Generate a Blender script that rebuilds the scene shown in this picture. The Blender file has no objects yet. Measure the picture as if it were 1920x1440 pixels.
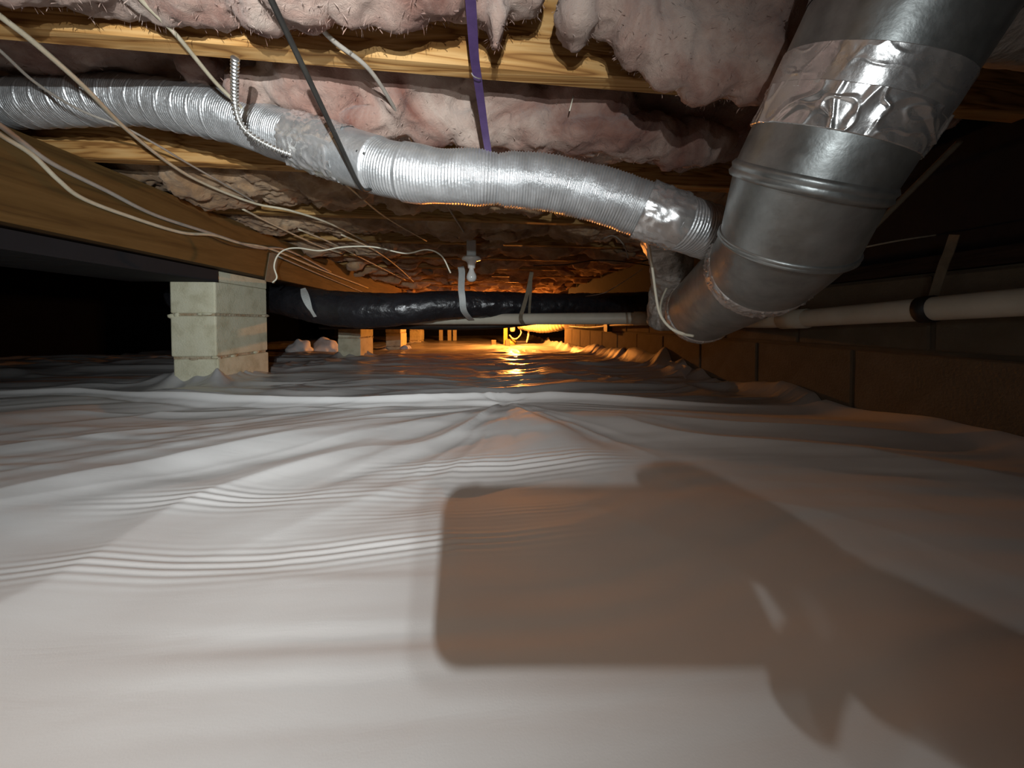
import bpy, bmesh, math, random
import numpy as np
from mathutils import Vector, Matrix, noise as mnoise
random.seed(7); rng = np.random.default_rng(7)
S = bpy.context.scene
C = S.collection
PI = math.pi

# ------------------------------------------------------------------ camera
F = 720.0
PITCH = math.radians(1.5); CYP = 605+F*math.tan(PITCH); YAW = math.atan(55/F); CAMH = 0.27
fw = Vector((math.sin(YAW)*math.cos(PITCH), math.cos(YAW)*math.cos(PITCH), -math.sin(PITCH)))
rt = Vector((math.cos(YAW), -math.sin(YAW), 0)); up = rt.cross(fw)
O = Vector((0, 0, CAMH))
cd = bpy.data.cameras.new('camera'); cam = bpy.data.objects.new('camera', cd); C.objects.link(cam)
cd.sensor_fit = 'HORIZONTAL'; cd.sensor_width = 36; cd.lens = 36*F/1920
cd.shift_y = (CYP-720)/1920
cd.clip_start = 0.005; cd.clip_end = 60
M = Matrix((rt, up, -fw)).transposed().to_4x4(); M.translation = O
cam.matrix_world = M
S.camera = cam
def cw(r, f, u): return O + rt*r + fw*f + up*u          # right / forward / up of the lens -> world
def ray(x, y): return fw + rt*((x-960)/F) + up*((CYP-y)/F)
def PZ(x, y, z): r = ray(x, y); return O + r*((z-CAMH)/r.z)
def PY(x, y, Y): r = ray(x, y); return O + r*(Y/r.y)
def PX(x, y, X): r = ray(x, y); return O + r*(X/r.x)
def PD(x, y, d): return O + ray(x, y)*d

# ------------------------------------------------------------------ world, lights, exposure
w = bpy.data.worlds.new('world'); S.world = w; w.use_nodes = True
w.node_tree.nodes['Background'].inputs[0].default_value = (0.5, 0.42, 0.36, 1)
w.node_tree.nodes['Background'].inputs[1].default_value = 0.0
S.view_settings.view_transform = 'Standard'
try: S.view_settings.look = 'None'
except Exception: pass
S.view_settings.gamma = 1.0; S.view_settings.exposure = 0.0
S.view_settings.use_curve_mapping = False
S.cycles.max_bounces = 8; S.cycles.diffuse_bounces = 5; S.cycles.glossy_bounces = 4
S.cycles.sample_clamp_indirect = 4.0
def spot(name, loc, aim, power, col, size, blend, rad):
    l = bpy.data.lights.new(name, 'SPOT'); l.energy = power; l.color = col
    l.spot_size = math.radians(size); l.spot_blend = blend; l.shadow_soft_size = rad
    o = bpy.data.objects.new(name, l); C.objects.link(o); o.location = loc
    o.rotation_euler = (Vector(aim)-Vector(loc)).to_track_quat('-Z', 'Y').to_euler()
    return o
HL = cw(0.033, -0.354, 0.147)
HL2 = cw(0.035, -0.26, 0.099)
AIM = PD(640, 550, 3.0)
def headlamp(name, loc, power, col, sigma, rad):
    """small LED with a gaussian beam profile around its own -Z axis"""
    l = bpy.data.lights.new(name, 'POINT'); l.energy = power; l.color = col; l.shadow_soft_size = rad
    l.use_nodes = True; nt = l.node_tree; em = nt.nodes['Emission']
    tc = nt.nodes.new('ShaderNodeTexCoord'); dp = nt.nodes.new('ShaderNodeVectorMath'); dp.operation = 'DOT_PRODUCT'
    dp.inputs[1].default_value = (0, 0, -1); nt.links.new(tc.outputs['Normal'], dp.inputs[0])
    def mth(op, a, bb=None):
        n = nt.nodes.new('ShaderNodeMath'); n.operation = op
        for k, q in enumerate((a, bb)):
            if q is None: continue
            if isinstance(q, (int, float)): n.inputs[k].default_value = q
            else: nt.links.new(q, n.inputs[k])
        return n.outputs[0]
    th = mth('ARCCOSINE', mth('MINIMUM', mth('MAXIMUM', dp.outputs['Value'], -1.0), 1.0))
    q = mth('DIVIDE', th, math.radians(sigma))
    st = mth('ADD', mth('EXPONENT', mth('MULTIPLY', mth('MULTIPLY', q, q), -1.0)), SPILL)
    nt.links.new(st, em.inputs['Strength'])
    o = bpy.data.objects.new(name, l); C.objects.link(o); o.location = loc
    o.rotation_euler = (Vector(AIM)-Vector(loc)).to_track_quat('-Z', 'Y').to_euler(); return o
SPILL = 0.014
headlamp('headlamp_beam', HL, 106.0, (0.945, 1.0, 1.02), 24.5, 0.004)
headlamp('headlamp_second_led', HL2, 25.0, (0.945, 1.0, 1.02), 24.5, 0.004)
def point(name, loc, power, col, rad):
    l = bpy.data.lights.new(name, 'POINT'); l.energy = power; l.color = col; l.shadow_soft_size = rad
    o = bpy.data.objects.new(name, l); C.objects.link(o); o.location = loc; return o
BULB = Vector((0.475, 5.75, 0.50))
point('work_bulb_light', BULB, 1500.0, (1.0, 0.33, 0.055), 0.03)
spot('rear_fill_light', (-0.62, -0.42, 0.60), (-0.08, 0.40, 0.0), 9.5, (1.0, 0.76, 0.58), 58, 1.0, 0.08)  # unseen fill light, added to lift and warm the phone's shadow

# ------------------------------------------------------------------ materials
def mat(name):
    m = bpy.data.materials.new(name); m.use_nodes = True
    nt = m.node_tree; b = nt.nodes['Principled BSDF']
    return m, nt, b
def nd(nt, t, **kw):
    n = nt.nodes.new(t)
    for k, v in kw.items():
        if k in n.inputs: n.inputs[k].default_value = v
        else: setattr(n, k, v)
    return n
def ramp(nt, fac, stops):
    r = nt.nodes.new('ShaderNodeValToRGB'); e = r.color_ramp.elements
    while len(e) < len(stops): e.new(0.5)
    for k, (p, c) in enumerate(stops):
        e[k].position = p; e[k].color = tuple(c)+(1,)
    nt.links.new(fac, r.inputs[0]); return r.outputs[0]
def coords(nt, scale=(1,1,1), rot=(0,0,0), kind='Object'):
    t = nt.nodes.new('ShaderNodeTexCoord'); m = nt.nodes.new('ShaderNodeMapping')
    m.inputs['Scale'].default_value = scale; m.inputs['Rotation'].default_value = rot
    nt.links.new(t.outputs[kind], m.inputs[0]); return m.outputs[0]
def noisemat(name, stops, scale=20, rough=0.8, metal=0.0, bump=0.2, bscale=None, stretch=(1,1,1), detail=5, bdist=0.01, rstops=None, spec=0.5):
    m, nt, b = mat(name); v = coords(nt, stretch)
    n = nd(nt, 'ShaderNodeTexNoise', Scale=scale, Detail=detail, Roughness=0.6); nt.links.new(v, n.inputs['Vector'])
    nt.links.new(ramp(nt, n.outputs['Fac'], stops), b.inputs['Base Color'])
    b.inputs['Roughness'].default_value = rough; b.inputs['Metallic'].default_value = metal
    b.inputs['Specular IOR Level'].default_value = spec
    if rstops:
        n3 = nd(nt, 'ShaderNodeTexNoise', Scale=scale*1.7, Detail=4); nt.links.new(v, n3.inputs['Vector'])
        mr = nd(nt, 'ShaderNodeMapRange'); nt.links.new(n3.outputs['Fac'], mr.inputs[0])
        mr.inputs[1].default_value = 0.3; mr.inputs[2].default_value = 0.7
        mr.inputs[3].default_value = rstops[0]; mr.inputs[4].default_value = rstops[1]
        nt.links.new(mr.outputs[0], b.inputs['Roughness'])
    if bump:
        n2 = nd(nt, 'ShaderNodeTexNoise', Scale=bscale or scale*4, Detail=6); nt.links.new(v, n2.inputs['Vector'])
        bp = nd(nt, 'ShaderNodeBump', Strength=bump, Distance=bdist)
        nt.links.new(n2.outputs['Fac'], bp.inputs['Height']); nt.links.new(bp.outputs[0], b.inputs['Normal'])
    return m
def woodmat(name, dark, mid, light, axis='X', rough=0.7, rings=15.0):
    m, nt, b = mat(name)
    st = {'X': (1.2, 14, 14), 'Y': (14, 1.2, 14), 'Z': (14, 14, 1.2)}[axis]
    v = coords(nt, st)
    n = nd(nt, 'ShaderNodeTexNoise', Scale=1.6, Detail=3, Distortion=0.6); nt.links.new(v, n.inputs['Vector'])
    mu = nd(nt, 'ShaderNodeMath', operation='MULTIPLY'); mu.inputs[1].default_value = rings
    nt.links.new(n.outputs['Fac'], mu.inputs[0])
    fr = nd(nt, 'ShaderNodeMath', operation='PINGPONG'); fr.inputs[1].default_value = 1.0
    nt.links.new(mu.outputs[0], fr.inputs[0])
    col = ramp(nt, fr.outputs[0], [(0.0, dark), (0.35, mid), (1.0, light)])
    n2 = nd(nt, 'ShaderNodeTexNoise', Scale=9, Detail=6); nt.links.new(v, n2.inputs['Vector'])
    mx = nd(nt, 'ShaderNodeMix', data_type='RGBA', blend_type='MULTIPLY'); mx.inputs[0].default_value = 0.5
    nt.links.new(col, mx.inputs[6]); nt.links.new(ramp(nt, n2.outputs['Fac'], [(0.3, (.62,.58,.52)), (0.7, (1,1,1))]), mx.inputs[7])
    nt.links.new(mx.outputs[2], b.inputs['Base Color'])
    b.inputs['Roughness'].default_value = rough; b.inputs['Specular IOR Level'].default_value = 0.25
    bp = nd(nt, 'ShaderNodeBump', Strength=0.25, Distance=0.002)
    nt.links.new(fr.outputs[0], bp.inputs['Height']); nt.links.new(bp.outputs[0], b.inputs['Normal'])
    return m
def pinkmat(name='pink_fibreglass', stops=None):
    m, nt, b = mat(name); v = coords(nt)
    n = nd(nt, 'ShaderNodeTexNoise', Scale=6, Detail=7, Roughness=0.62, Distortion=0.8); nt.links.new(v, n.inputs['Vector'])
    c1 = ramp(nt, n.outputs['Fac'], stops or [(0.32, (.17,.065,.045)), (0.44, (.31,.18,.14)), (0.56, (.43,.31,.255)), (0.72, (.55,.45,.38))])
    nt.links.new(c1, b.inputs['Base Color'])
    b.inputs['Roughness'].default_value = 1.0; b.inputs['Specular IOR Level'].default_value = 0.05
    b.inputs['Subsurface Weight'].default_value = 0.0
    b.inputs['Sheen Weight'].default_value = 0.25
    n2 = nd(nt, 'ShaderNodeTexNoise', Scale=26, Detail=9, Roughness=0.68, Distortion=2.2); nt.links.new(v, n2.inputs['Vector'])
    bp = nd(nt, 'ShaderNodeBump', Strength=0.65, Distance=0.012)
    nt.links.new(n2.outputs['Fac'], bp.inputs['Height'])
    n3 = nd(nt, 'ShaderNodeTexNoise', Scale=150, Detail=6, Roughness=0.7, Distortion=3.0); nt.links.new(v, n3.inputs['Vector'])
    bp2 = nd(nt, 'ShaderNodeBump', Strength=0.5, Distance=0.003)
    nt.links.new(n3.outputs['Fac'], bp2.inputs['Height']); nt.links.new(bp.outputs[0], bp2.inputs['Normal']); nt.links.new(bp2.outputs[0], b.inputs['Normal'])
    return m
def sheetmat(name, rough, spec, bump, k=1.0, coat=0.0):
    m, nt, b = mat(name); v = coords(nt)
    n = nd(nt, 'ShaderNodeTexNoise', Scale=3, Detail=6); nt.links.new(v, n.inputs['Vector'])
    nt.links.new(ramp(nt, n.outputs['Fac'], [(0.3, (.66*k,.65*k,.64*k)), (0.7, (.76*k,.755*k,.745*k))]), b.inputs['Base Color'])
    b.inputs['Roughness'].default_value = rough; b.inputs['Specular IOR Level'].default_value = spec
    b.inputs['Coat Weight'].default_value = coat; b.inputs['Coat Roughness'].default_value = 0.17
    v2 = coords(nt, (1.0, 4.5, 1), (0, 0, 0.12))
    n2 = nd(nt, 'ShaderNodeTexNoise', Scale=6, Detail=4, Roughness=0.5, Distortion=0.6); nt.links.new(v2, n2.inputs['Vector'])
    n3 = nd(nt, 'ShaderNodeTexNoise', Scale=700, Detail=2); nt.links.new(v, n3.inputs['Vector'])
    bp = nd(nt, 'ShaderNodeBump', Strength=bump, Distance=0.004); nt.links.new(n2.outputs['Fac'], bp.inputs['Height'])
    bp2 = nd(nt, 'ShaderNodeBump', Strength=0.12, Distance=0.0006); nt.links.new(n3.outputs['Fac'], bp2.inputs['Height'])
    nt.links.new(bp.outputs[0], bp2.inputs['Normal']); nt.links.new(bp2.outputs[0], b.inputs['Normal']); nt.links.new(bp2.outputs[0], b.inputs['Coat Normal'])
    return m
MT = {
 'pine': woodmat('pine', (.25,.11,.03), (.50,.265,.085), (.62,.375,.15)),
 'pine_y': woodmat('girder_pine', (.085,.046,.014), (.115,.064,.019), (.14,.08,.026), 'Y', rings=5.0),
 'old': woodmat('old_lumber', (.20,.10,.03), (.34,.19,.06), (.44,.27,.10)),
 'old_y': woodmat('old_lumber_shaded', (.020,.011,.007), (.034,.018,.011), (.045,.025,.015), 'Y'),  # far darker than the joist lumber: dim light put into the colour
 'ply': noisemat('plywood', [(0.3,(.10,.055,.025)),(0.7,(.17,.10,.045))], 6, 0.8, stretch=(1,8,1)),
 'pink': pinkmat(),
 'dusty': pinkmat('dusty_fibreglass', [(0.30, (.15,.075,.03)), (0.44, (.32,.185,.09)), (0.58, (.46,.30,.17)), (0.75, (.58,.44,.29))]),
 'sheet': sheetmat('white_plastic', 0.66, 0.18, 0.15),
 'sheet2': sheetmat('white_plastic_shaded', 0.46, 1.0, 1.0, 0.52, 0.7),  # same white as the near sheet, with dimmer light put into its colour
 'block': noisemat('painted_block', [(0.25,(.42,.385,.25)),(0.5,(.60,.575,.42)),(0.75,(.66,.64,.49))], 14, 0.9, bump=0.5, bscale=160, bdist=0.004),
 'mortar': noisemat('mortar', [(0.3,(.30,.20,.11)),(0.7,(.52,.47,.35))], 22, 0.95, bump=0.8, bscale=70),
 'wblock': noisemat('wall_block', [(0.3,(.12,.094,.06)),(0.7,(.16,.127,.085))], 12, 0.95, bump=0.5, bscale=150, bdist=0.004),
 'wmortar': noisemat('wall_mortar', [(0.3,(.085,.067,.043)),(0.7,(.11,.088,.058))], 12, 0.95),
 'earth': noisemat('earth', [(0.3,(.06,.045,.03)),(0.7,(.12,.09,.06))], 5, 1.0),
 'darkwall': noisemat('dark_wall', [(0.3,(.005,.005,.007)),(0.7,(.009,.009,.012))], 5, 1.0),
 'pitch': noisemat('shade_black_wall', [(0.3,(.0015,.0015,.002)),(0.7,(.003,.003,.004))], 5, 1.0, spec=0.1),  # near-black: unlit darkness put into the wall colour
 'galv': noisemat('galvanised_steel', [(0.3,(.28,.295,.29)),(0.55,(.38,.40,.395)),(0.8,(.46,.48,.475))], 26, 0.42, 0.85, 0.06, 90, rstops=(.33,.48)),
 'flex': noisemat('aluminium_flex', [(0.3,(.50,.51,.515)),(0.7,(.66,.67,.675))], 30, 0.4, 0.8, 0.15, 160, rstops=(.32,.48)),
 'foil': noisemat('foil_tape', [(0.3,(.70,.69,.68)),(0.7,(.86,.85,.84))], 18, 0.25, 0.82, 0.22, 38, bdist=0.006, rstops=(.18,.36)),
 'dullfoil': noisemat('dull_foil_wrap', [(0.3,(.34,.31,.28)),(0.7,(.55,.52,.48))], 18, 0.45, 0.6, 0.7, 60),
 'blackduct': noisemat('black_duct_jacket', [(0.3,(.012,.012,.014)),(0.7,(.022,.022,.026))], 8, 0.3, 0, 0.6, 26, bdist=0.01, rstops=(.2,.42)),
 'pvc': noisemat('white_pvc', [(0.3,(.58,.55,.44)),(0.7,(.70,.67,.56))], 9, 0.45, 0, 0.05),
 'cable': noisemat('cream_cable', [(0.3,(.46,.40,.28)),(0.7,(.60,.54,.41))], 30, 0.55, 0, 0.05),
 'greycable': noisemat('grey_cable', [(0.3,(.30,.27,.23)),(0.7,(.40,.36,.31))], 30, 0.55, 0, 0.05),
 'brightcable': noisemat('white_cable', [(0.3,(.70,.66,.52)),(0.7,(.80,.76,.62))], 30, 0.5, 0, 0.05),
 'black': noisemat('black_rubber', [(0.3,(.010,.009,.008)),(0.7,(.02,.018,.015))], 30, 0.5, 0, 0.05),
 'purple': noisemat('purple_webbing', [(0.3,(.030,.012,.058)),(0.7,(.045,.02,.08))], 60, 0.6, 0, 0.25, 400, bdist=0.001),
 'steel': noisemat('bright_steel', [(0.3,(.6,.6,.58)),(0.7,(.75,.75,.72))], 60, 0.3, 0.95, 0.05),
 'strap': noisemat('grey_strap', [(0.3,(.42,.45,.44)),(0.7,(.52,.55,.54))], 40, 0.5, 0.1, 0.1),
 'rope': noisemat('tan_strap', [(0.3,(.14,.115,.075)),(0.7,(.21,.17,.115))], 40, 0.8, 0, 0.1),
 'porcelain': noisemat('porcelain', [(0.3,(.72,.70,.66)),(0.7,(.78,.76,.72))], 10, 0.3, 0, 0.0),
 'skin': noisemat('skin', [(0.3,(.42,.22,.15)),(0.7,(.52,.29,.20))], 40, 0.6, 0, 0.1),
 'sleeve': noisemat('dark_sleeve', [(0.3,(.05,.05,.06)),(0.7,(.08,.08,.09))], 60, 0.9, 0, 0.2),
 'phone': noisemat('phone_body', [(0.3,(.02,.02,.022)),(0.7,(.03,.03,.032))], 60, 0.4, 0.2, 0.0),
 'bulbglass': noisemat('frosted_bulb', [(0.3,(.66,.66,.63)),(0.7,(.70,.70,.67))], 10, 0.12, 0, 0.0),
 'yellow': noisemat('yellow_plastic', [(0.3,(.5,.36,.06)),(0.7,(.6,.45,.1))], 10, 0.5, 0, 0.0),
 'cream': noisemat('cream_duct_wrap', [(0.3,(.5,.42,.28)),(0.7,(.68,.6,.42))], 40, 0.6, 0, 0.5),
}
def glowmat():
    m, nt, b = mat('glowing_bulb'); b.inputs['Emission Color'].default_value = (1, .5, .15, 1); b.inputs['Emission Strength'].default_value = 25
    return m
MT['glow'] = glowmat()

# ------------------------------------------------------------------ helpers
def tag(o, label=None, cat=None, group=None, kind=None):
    if label: o['label'] = label
    if cat: o['category'] = cat
    if group: o['group'] = group
    if kind: o['kind'] = kind
    return o
def empty(name, loc, label, cat, group=None):
    o = bpy.data.objects.new(name, None); C.objects.link(o); o.location = loc; o.empty_display_size = 0.05
    tag(o, label, cat, group); WORLD[o] = Matrix.Translation(Vector(loc)); return o
WORLD = {}
def link(name, me, m, parent=None, smooth=True):
    o = bpy.data.objects.new(name, me); C.objects.link(o)
    if m is not None and not me.materials: me.materials.append(m)
    if smooth: me.polygons.foreach_set('use_smooth', [True]*len(me.polygons))
    if parent is not None:
        o.parent = parent
        base = WORLD.get(parent, Matrix.Identity(4))
        o.matrix_parent_inverse = base.inverted()
    return o
def mesh(verts, faces):
    me = bpy.data.meshes.new('mesh'); me.from_pydata([tuple(v) for v in verts], [], faces); me.update(); return me
def bobj(name, bm, m, parent=None, smooth=False):
    me = bpy.data.meshes.new(name); bmesh.ops.recalc_face_normals(bm, faces=bm.faces[:]); bm.to_mesh(me); bm.free()
    return link(name, me, m, parent, smooth)
def box_bm(lo, hi, bev=0.0, segs=2):
    bm = bmesh.new(); r = bmesh.ops.create_cube(bm, size=1)
    lo = Vector(lo); hi = Vector(hi)
    for v in bm.verts:
        v.co = Vector((lo[i]+(v.co[i]+0.5)*(hi[i]-lo[i]) for i in range(3)))
    if bev: bmesh.ops.bevel(bm, geom=bm.edges[:], offset=bev, segments=segs, affect='EDGES', profile=0.5)
    return bm
def box(name, lo, hi, m, parent=None, bev=0.0): return bobj(name, box_bm(lo, hi, bev), m, parent)
def smooth_path(pts, n=8):
    P = [Vector(p) for p in pts]
    if len(P) < 3: return P
    Q = [P[0]*2-P[1]] + P + [P[-1]*2-P[-2]]; out = []
    for i in range(1, len(Q)-2):
        a, b, c, d = Q[i-1:i+3]
        for k in range(n):
            t = k/n
            out.append(0.5*((2*b)+(c-a)*t+(2*a-5*b+4*c-d)*t*t+(3*b-a-3*c+d)*t**3))
    out.append(P[-1]); return out
def resample(P, step):
    L = [0.0]
    for a, b in zip(P, P[1:]): L.append(L[-1]+(b-a).length)
    n = max(2, int(L[-1]/step)+1); out = []; j = 0
    for i in range(n):
        s = L[-1]*i/(n-1)
        while j < len(L)-2 and L[j+1] < s: j += 1
        t = (s-L[j])/max(1e-9, L[j+1]-L[j]); out.append(P[j].lerp(P[j+1], t))
    return out, L[-1]
def sweep(P, rad, segs=12, squash=None, caps=True, jit=None):
    """tube along the points P; rad(i, s, angle) gives the radius"""
    P = [Vector(p) for p in P]; n = len(P); V = []; Fc = []
    T = [(P[min(i+1, n-1)]-P[max(i-1, 0)]).normalized() for i in range(n)]
    u = T[0].orthogonal().normalized(); s = 0
    for i in range(n):
        if i: s += (P[i]-P[i-1]).length
        u = (u - T[i]*u.dot(T[i])).normalized(); v = T[i].cross(u)
        for k in range(segs):
            a = 2*PI*k/segs; r = rad(i, s, a) if callable(rad) else rad
            V.append(P[i]+u*(math.cos(a)*r)+v*(math.sin(a)*r))
    for i in range(n-1):
        for k in range(segs):
            k2 = (k+1) % segs
            Fc.append((i*segs+k, i*segs+k2, (i+1)*segs+k2, (i+1)*segs+k))
    if caps:
        Fc.append(tuple(range(segs))[::-1]); Fc.append(tuple((n-1)*segs+k for k in range(segs)))
    return mesh(V, Fc)
def cable(name, pts, r, m, label, cat='cable', parent=None, segs=8, n=8, group=None):
    P = smooth_path(pts, n)
    o = link(name, sweep(P, r, segs), m, parent)
    if parent is None: tag(o, label, cat, group)
    return o
def ribbon(name, pts, width, thick, side, m, parent=None, n=6, taper=None):
    """flat strap along pts; side gives the width direction"""
    P = smooth_path(pts, n); V = []; Fc = []; N = len(P)
    for i, p in enumerate(P):
        t = (P[min(i+1, N-1)]-P[max(i-1, 0)]).normalized()
        s = Vector(side[i] if isinstance(side, list) else side); s = (s-t*s.dot(t)).normalized(); nn = t.cross(s)
        wd = width*(taper(i/(N-1)) if taper else 1)
        for a, b in ((-.5,-.5),(.5,-.5),(.5,.5),(-.5,.5)): V.append(p+s*wd*a+nn*thick*b)
    for i in range(N-1):
        for k in range(4):
            k2 = (k+1) % 4; Fc.append((4*i+k, 4*i+k2, 4*i+4+k2, 4*i+4+k))
    Fc += [(3,2,1,0), tuple(4*(N-1)+k for k in range(4))]
    return link(name, mesh(V, Fc), m, parent, smooth=False)
def lathe(prof, origin, axis, segs=24, k=1.0):
    prof = [(a*k, b*k) for a, b in prof]
    axis = Vector(axis).normalized(); u = axis.orthogonal().normalized(); v = axis.cross(u); V = []; Fc = []
    for r, h in prof:
        for k in range(segs):
            a = 2*PI*k/segs; V.append(Vector(origin)+axis*h+u*(r*math.cos(a))+v*(r*math.sin(a)))
    n = len(prof)
    for i in range(n-1):
        for k in range(segs):
            k2 = (k+1) % segs; Fc.append((i*segs+k, i*segs+k2, (i+1)*segs+k2, (i+1)*segs+k))
    Fc.append(tuple(range(segs))[::-1]); Fc.append(tuple((n-1)*segs+k for k in range(segs)))
    return mesh(V, Fc)
# smooth lattice noise on numpy arrays
def vnoise(x, y, seed):
    g = np.random.default_rng(seed).uniform(-1, 1, (64, 64))
    xi = np.floor(x).astype(int); yi = np.floor(y).astype(int); fx = x-xi; fy = y-yi
    fx = fx**3*(fx*(fx*6-15)+10); fy = fy**3*(fy*(fy*6-15)+10)
    G = lambda a, b: g[a % 64, b % 64]
    return (G(xi, yi)*(1-fx)+G(xi+1, yi)*fx)*(1-fy)+(G(xi, yi+1)*(1-fx)+G(xi+1, yi+1)*fx)*fy
def sstep(a, b, x): t = np.clip((x-a)/(b-a), 0, 1); return t*t*(3-2*t)
def grid_mesh(X, Y, Z):
    ny, nx = X.shape
    V = np.stack([X, Y, Z], -1).reshape(-1, 3)
    i = np.arange(ny*nx).reshape(ny, nx)
    Fq = np.stack([i[:-1, :-1], i[:-1, 1:], i[1:, 1:], i[1:, :-1]], -1).reshape(-1, 4)
    me = bpy.data.meshes.new('grid'); me.vertices.add(len(V)); me.vertices.foreach_set('co', V.ravel())
    me.loops.add(Fq.size); me.loops.foreach_set('vertex_index', Fq.ravel().astype(np.int32))
    me.polygons.add(len(Fq)); me.polygons.foreach_set('loop_start', np.arange(0, Fq.size, 4, dtype=np.int32))
    me.update(calc_edges=True); return me

WX = 1.10           # right wall face
GX = -1.04          # girder face
JB = 0.70           # underside of the joists
JT = 0.935
def floorz(Y): return -0.11*sstep(1.7, 5.6, Y)
def joist_y(i, X=0.0): return 0.657+0.055*X+0.488*i

# ------------------------------------------------------------------ shell
box('floor', (-4.2, -1.6, -0.5), (3.0, 11.2, -0.16), MT['earth'])['kind'] = 'structure'
box('ceiling', (-4.2, -1.6, JT+0.002), (3.0, 11.2, JT+0.03), MT['ply'])['kind'] = 'structure'
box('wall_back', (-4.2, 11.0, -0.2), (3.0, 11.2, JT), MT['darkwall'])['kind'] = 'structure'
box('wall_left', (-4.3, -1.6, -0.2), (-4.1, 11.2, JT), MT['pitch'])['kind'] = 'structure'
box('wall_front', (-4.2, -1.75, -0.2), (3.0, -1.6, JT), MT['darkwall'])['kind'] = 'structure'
wr = bpy.data.objects.new('wall_right', None); C.objects.link(wr); wr['kind'] = 'structure'; wr.location = (WX, 0, 0)
WORLD[wr] = Matrix.Translation((WX, 0, 0))
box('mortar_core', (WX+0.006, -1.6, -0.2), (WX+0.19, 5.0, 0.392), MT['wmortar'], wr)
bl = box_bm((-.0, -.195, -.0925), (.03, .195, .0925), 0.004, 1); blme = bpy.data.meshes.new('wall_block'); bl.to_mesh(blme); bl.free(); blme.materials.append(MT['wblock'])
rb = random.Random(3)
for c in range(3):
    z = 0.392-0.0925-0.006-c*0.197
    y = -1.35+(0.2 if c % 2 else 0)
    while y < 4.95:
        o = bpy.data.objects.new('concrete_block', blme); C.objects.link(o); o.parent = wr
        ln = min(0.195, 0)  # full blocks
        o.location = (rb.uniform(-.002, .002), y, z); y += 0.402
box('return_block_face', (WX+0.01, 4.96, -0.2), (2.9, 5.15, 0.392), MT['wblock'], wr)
box('trim_1', (WX-0.01, -1.6, 0.394), (WX+0.2, 5.1, 0.432), MT['old_y'])['kind'] = 'structure'
box('trim_2', (WX+0.05, -1.6, 0.434), (WX+0.09, 5.1, JT), MT['darkwall'])['kind'] = 'structure'  # board blackened so the bulb's glow on it reads as shade
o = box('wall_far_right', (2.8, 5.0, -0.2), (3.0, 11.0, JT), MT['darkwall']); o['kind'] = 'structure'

# ------------------------------------------------------------------ plastic sheets on the ground
def ridge_y(X): return 1.30+0.10*sstep(-.3, -1.6, X)*2.2+0.012*np.sin(X*7.0)-0.17*sstep(.1, 1.1, X)
def ridged(x, y, seed): return 1-2*np.abs(vnoise(x, y, seed))
def sheet_height(X, Y, near):
    z = 0.010*vnoise(X*2.1+5, Y*2.6+3, 1)
    wx = X*0.95+0.35*vnoise(X*1.3, Y*1.5, 2); wy = Y+0.10*vnoise(X*1.2+9, Y*1.6, 3)
    if near:
        z += 0.0036*vnoise(wx*1.6+8, wy*7.5, 5)+0.0016*vnoise(wx*3.2+4, wy*17, 21)
        z += 0.0011*vnoise(wx*3+1, wy*30+3*vnoise(X*2, Y*2, 8), 6)*sstep(-.3, .4, vnoise(X*2.3+7, Y*3+1, 19))
    else:
        z += 0.016*vnoise(wx*1.5+2, wy*2.6, 7)+0.018*ridged(wx*1.5+7, wy*3.6, 8)+0.012*ridged(wx*2.6+3, wy*7, 9)+0.006*ridged(wx*5+3, wy*13, 10)
    return z
# near sheet
xs = np.linspace(-2.9, WX-0.004, 640); ys = np.concatenate([np.linspace(-1.2, 0.1, 60)[:-1], np.linspace(0.1, 1.0, 460)[:-1], np.linspace(1.0, 1.42, 190)])
X, T = np.meshgrid(xs, ys)
RY = ridge_y(X); Y = np.where(T > 0.9, 0.9+(T-0.9)*(RY+0.022-0.9)/0.52, T)
Z = sheet_height(X, Y, True)
ax, ay = 0.065, 1.27                                   # pleats fan out from one pulled point on the fold
dx, dy = X-ax, Y-ay; r = np.hypot(dx, dy*1.0)+1e-4; th = np.arctan2(dx, -dy)
Z += 0.012*np.exp(-r/0.18)*vnoise(th*5.0+20, r*1.2+3, 11)*sstep(0, .05, r)
rw = r+.12*vnoise(X*2.5+3, Y*2.5+8, 23); tw = th+.10*vnoise(X*3+1, Y*3+6, 24)
Z += sstep(0, .45, r)*np.exp(-r/1.2)*(0.020*vnoise(tw*3.4+31, rw*1.2, 12)+0.013*ridged(tw*4.2+5, rw*1.1, 20)+0.006*ridged(tw*9.5+15, rw*2.2, 25)*np.exp(-r/.8))
u_ = X*.82+Y*.57; v_ = -X*.57+Y*.82+.05*vnoise(X*2+4, Y*2, 31)
Z += (0.0055*vnoise(u_*2.0+3, v_*11, 32)+0.0035*ridged(u_*1.6+7, v_*8, 33)+0.002*vnoise(u_*4+3, v_*24, 34))*sstep(.45, -.1, X)*sstep(.35, .7, Y)
def packet(cx, cy, hx, hy, lam, amp, slope, seed):
    yy = Y-cy-slope*(X-cx)-.012*vnoise(X*4+seed, Y*0+2, 26)
    return amp*np.exp(-((X-cx)/hx)**4-(yy/hy)**2)*np.sin(2*PI*yy/lam+2.0*vnoise(X*6+seed, Y*9, 27))*(.6+.6*vnoise(X*5+seed, Y*12, 28))
Z += packet(-.24, .452, .28, .026, .013, .0013, .05, 1)+packet(.02, .70, .22, .045, .018, .0016, .10, 2)+packet(-.30, .60, .22, .03, .016, .0010, .08, 5)+packet(-.05, .535, .16, .02, .012, .0008, .07, 9)
d2 = RY-Y
Z *= 0.35+0.65*sstep(0.0, 0.12, d2+0.02)
amp = 0.017*(1+0.35*vnoise(X*4.5, X*0, 13))*sstep(1.05, .35, X)*sstep(-2.4, -1.2, X)
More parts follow.
